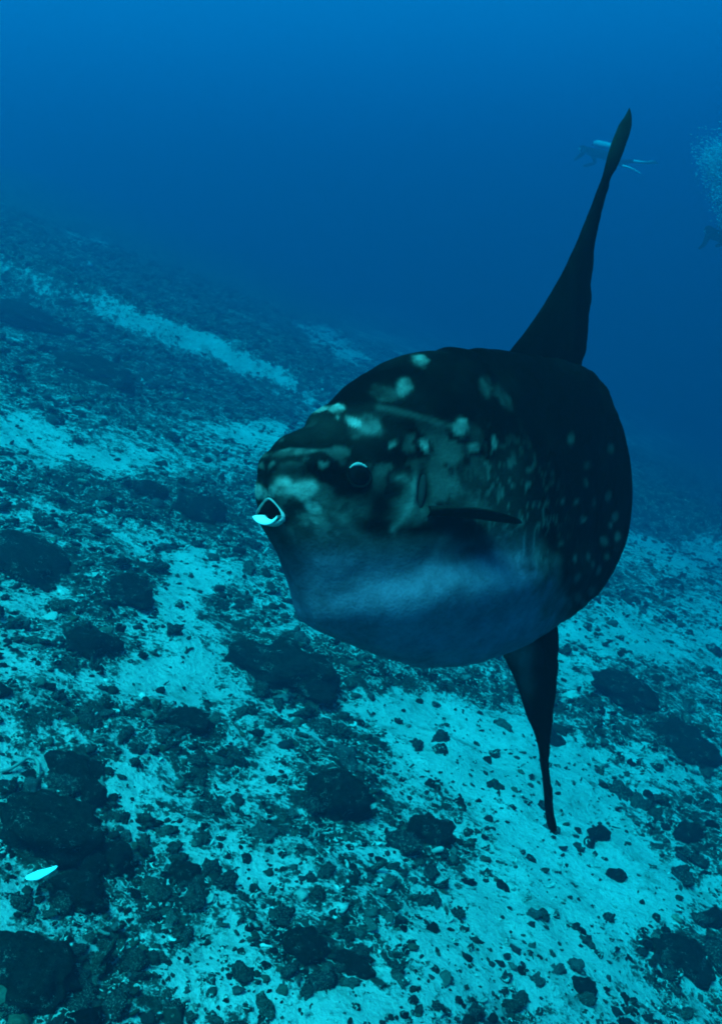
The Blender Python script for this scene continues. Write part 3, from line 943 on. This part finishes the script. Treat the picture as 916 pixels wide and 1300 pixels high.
M_SUIT = mat_plain('black_wetsuit', (0.012, 0.013, 0.015), .7, .3, 12, .4)
M_FINW = mat_plain('white_swim_fin', (0.55, 0.57, 0.57), .45, .5, 10, .1)
M_TANK = mat_plain('pale_tank_paint', (0.42, 0.45, 0.46), .35, .5, 8, .1)
M_SKIN = mat_plain('skin', (0.45, 0.32, 0.25), .6, .4, 20, .2)


def diver(loc, basis, label):
    """x = headward, y = left, z = back (tank side); metres"""
    root = obj('person', None, None, label=label, cat='person', group='scuba divers in the far water')
    root.matrix_world = Matrix.Translation(loc) @ Matrix(basis.T.tolist()).to_4x4()
    J = [((0, 0, 0), (.16, .11)), ((.25, 0, .01), (.15, .11)), ((.48, 0, .02), (.19, .12)), ((.60, 0, .03), (.07, .07)), ((.70, 0, .04), (.095, .09)), ((.82, 0, .05), (.09, .10)), ((.88, 0, .05), (.05, .06)),
         ((.52, .20, 0), .075), ((.42, .34, -.16), .055), ((.62, .26, -.30), .042), ((.70, .22, -.34), .035),
         ((.52, -.20, 0), .075), ((.42, -.34, -.16), .055), ((.62, -.26, -.30), .042), ((.70, -.22, -.34), .035),
         ((-.10, .10, 0), .105), ((-.50, .13, -.06), .075), ((-.88, .15, .06), .048), ((-.96, .15, .05), .045),
         ((-.10, -.10, 0), .105), ((-.48, -.14, -.12), .075), ((-.86, -.18, -.18), .048), ((-.94, -.18, -.20), .045)]
    E = [(0, 1), (1, 2), (2, 3), (3, 4), (4, 5), (5, 6), (2, 7), (7, 8), (8, 9), (9, 10), (2, 11), (11, 12), (12, 13), (13, 14), (0, 15), (15, 16), (16, 17), (17, 18), (0, 19), (19, 20), (20, 21), (21, 22)]
    skin_body('body', J, E, M_SUIT, root)
    v, f = tube([(-.12, 0, .24), (-.08, 0, .24), (.38, 0, .25), (.46, 0, .25), (.50, 0, .25)], [.08, .095, .095, .06, .03], 16)
    obj('tank', mesh_np('tank', v, f), M_TANK, root)
    v, f = tube([(.50, 0, .25), (.60, .10, .20), (.72, .13, .05), (.80, .06, -.06)], [.012, .012, .012, .02], 8)
    obj('regulator_hose', mesh_np('hose', v, f), M_SUIT, root)
    u = np.linspace(-1, 1, 12); pts = np.array([[.80 + .0 * a, .085 * math.sin(a * 1.3), -.085 * math.cos(a * 1.3) + .04] for a in u])
    v, f = tube(pts, np.full(12, .03), 8); obj('mask', mesh_np('mask', v, f), M_TANK, root)
    for (fx, fy, fz), up in (((-.94, .15, .05), .10), ((-.92, -.18, -.20), -.10)):
        s = np.linspace(0, 1, 16); c = np.linspace(-1, 1, 9)
        wdt = np.interp(s, [0, .25, 1], [.055, .075, .115])
        x = fx + .04 - .66 * s; zc = fz + up * s ** 2
        top = np.stack([np.broadcast_to(x[:, None], (16, 9)), fy + wdt[:, None] * c[None], zc[:, None] + (.035 * (1 - s) + .006)[:, None] * (1 - .6 * c ** 2)[None]], -1)
        bo = top.copy(); bo[..., 2] = 2 * zc[:, None] - top[..., 2]
        loop = np.concatenate([top, bo[:, ::-1]], 1)
        obj('swim_fin', mesh_np('swim_fin', loop.reshape(-1, 3), grid_faces(16, 18, True)), M_FINW, root)
    return root


def diver_at(px, py, dist, head_cam, back_cam, label):
    h = np.array(head_cam, float); h /= np.linalg.norm(h); b = np.array(back_cam, float); b -= h * (b @ h); b /= np.linalg.norm(b)
    l = np.cross(b, h)
    return diver(Vector(to_world(ray(float(px), float(py)) * dist).tolist()), np.array([to_world(h), to_world(l), to_world(b)]), label)


diver_at(766, 197, 24.0, (-.60, .44, .66), (.35, .9, -.25), 'faint diver with white fins swimming off behind the dorsal fin tip')
diver_at(926, 306, 20.0, (-.25, .40, .60), (-.1, .9, -.3), 'dim diver at the foot of a rising bubble cloud')


def bubbles():
    rs = np.random.default_rng(77)
    n = 6000
    h = rs.random(n) ** .8
    px = 921 - 6 * h + np.clip(rs.normal(0, 1, n), -2.2, 2.2) * (6 + 12 * h); py = 285 - 95 * h ** .7 + rs.normal(0, 12, n)
    dist = 20 + rs.normal(0, .35, n)
    c = to_world(ray(px, py) * dist[:, None])
    s = np.minimum(np.exp(rs.normal(math.log(.013), .45, n)), .03)
    iv, if_ = ico(1)
    v = iv[None] * s[:, None, None] * np.array([1.2, 1.2, .7]) + c[:, None]
    f = if_[None] + (np.arange(n) * len(iv))[:, None, None]
    m, t, b = new_mat('air_bubble', .15, .8); b.inputs['Base Color'].default_value = (.50, .54, .56, 1)
    obj('bubble_cloud', mesh_np('bubble_cloud', v.reshape(-1, 3), f.reshape(-1, 3)), m, kind='stuff', label='cloud of pale air bubbles rising from the dim diver', cat='bubbles')


bubbles()


# ------------------------------------------------------------------ sea water (haze)
def water():
    X, Y0, Y1, zb = 200., -200., 200., -60.
    v = np.array([[sx, sy, sz] for sz in (zb, WATER_TOP) for sy in (Y0, Y1) for sx in (-X, X)])
    f = np.array([[0, 2, 3, 1], [4, 5, 7, 6], [0, 1, 5, 4], [2, 6, 7, 3], [0, 4, 6, 2], [1, 3, 7, 5]])
    m = bpy.data.materials.new('sea_water'); m.use_nodes = True
    t = m.node_tree; t.nodes.clear()
    out = t.nodes.new('ShaderNodeOutputMaterial'); pv = t.nodes.new('ShaderNodeVolumePrincipled')
    rho = float((SIG_S + SIG_A).max()) * 1.02
    c = SIG_S / rho; ab = (1 - SIG_A / (rho * (1 - c))) ** 2
    pv.inputs['Color'].default_value = (*c.tolist(), 1)
    pv.inputs['Density'].default_value = rho
    pv.inputs['Anisotropy'].default_value = 0.5
    pv.inputs['Absorption Color'].default_value = (*ab.tolist(), 1)
    t.links.new(pv.outputs[0], out.inputs['Volume'])
    me = mesh_np('haze', v, f, False)
    obj('haze', me, m, kind='stuff', label='blue sea water filling the whole scene', cat='water')


water()
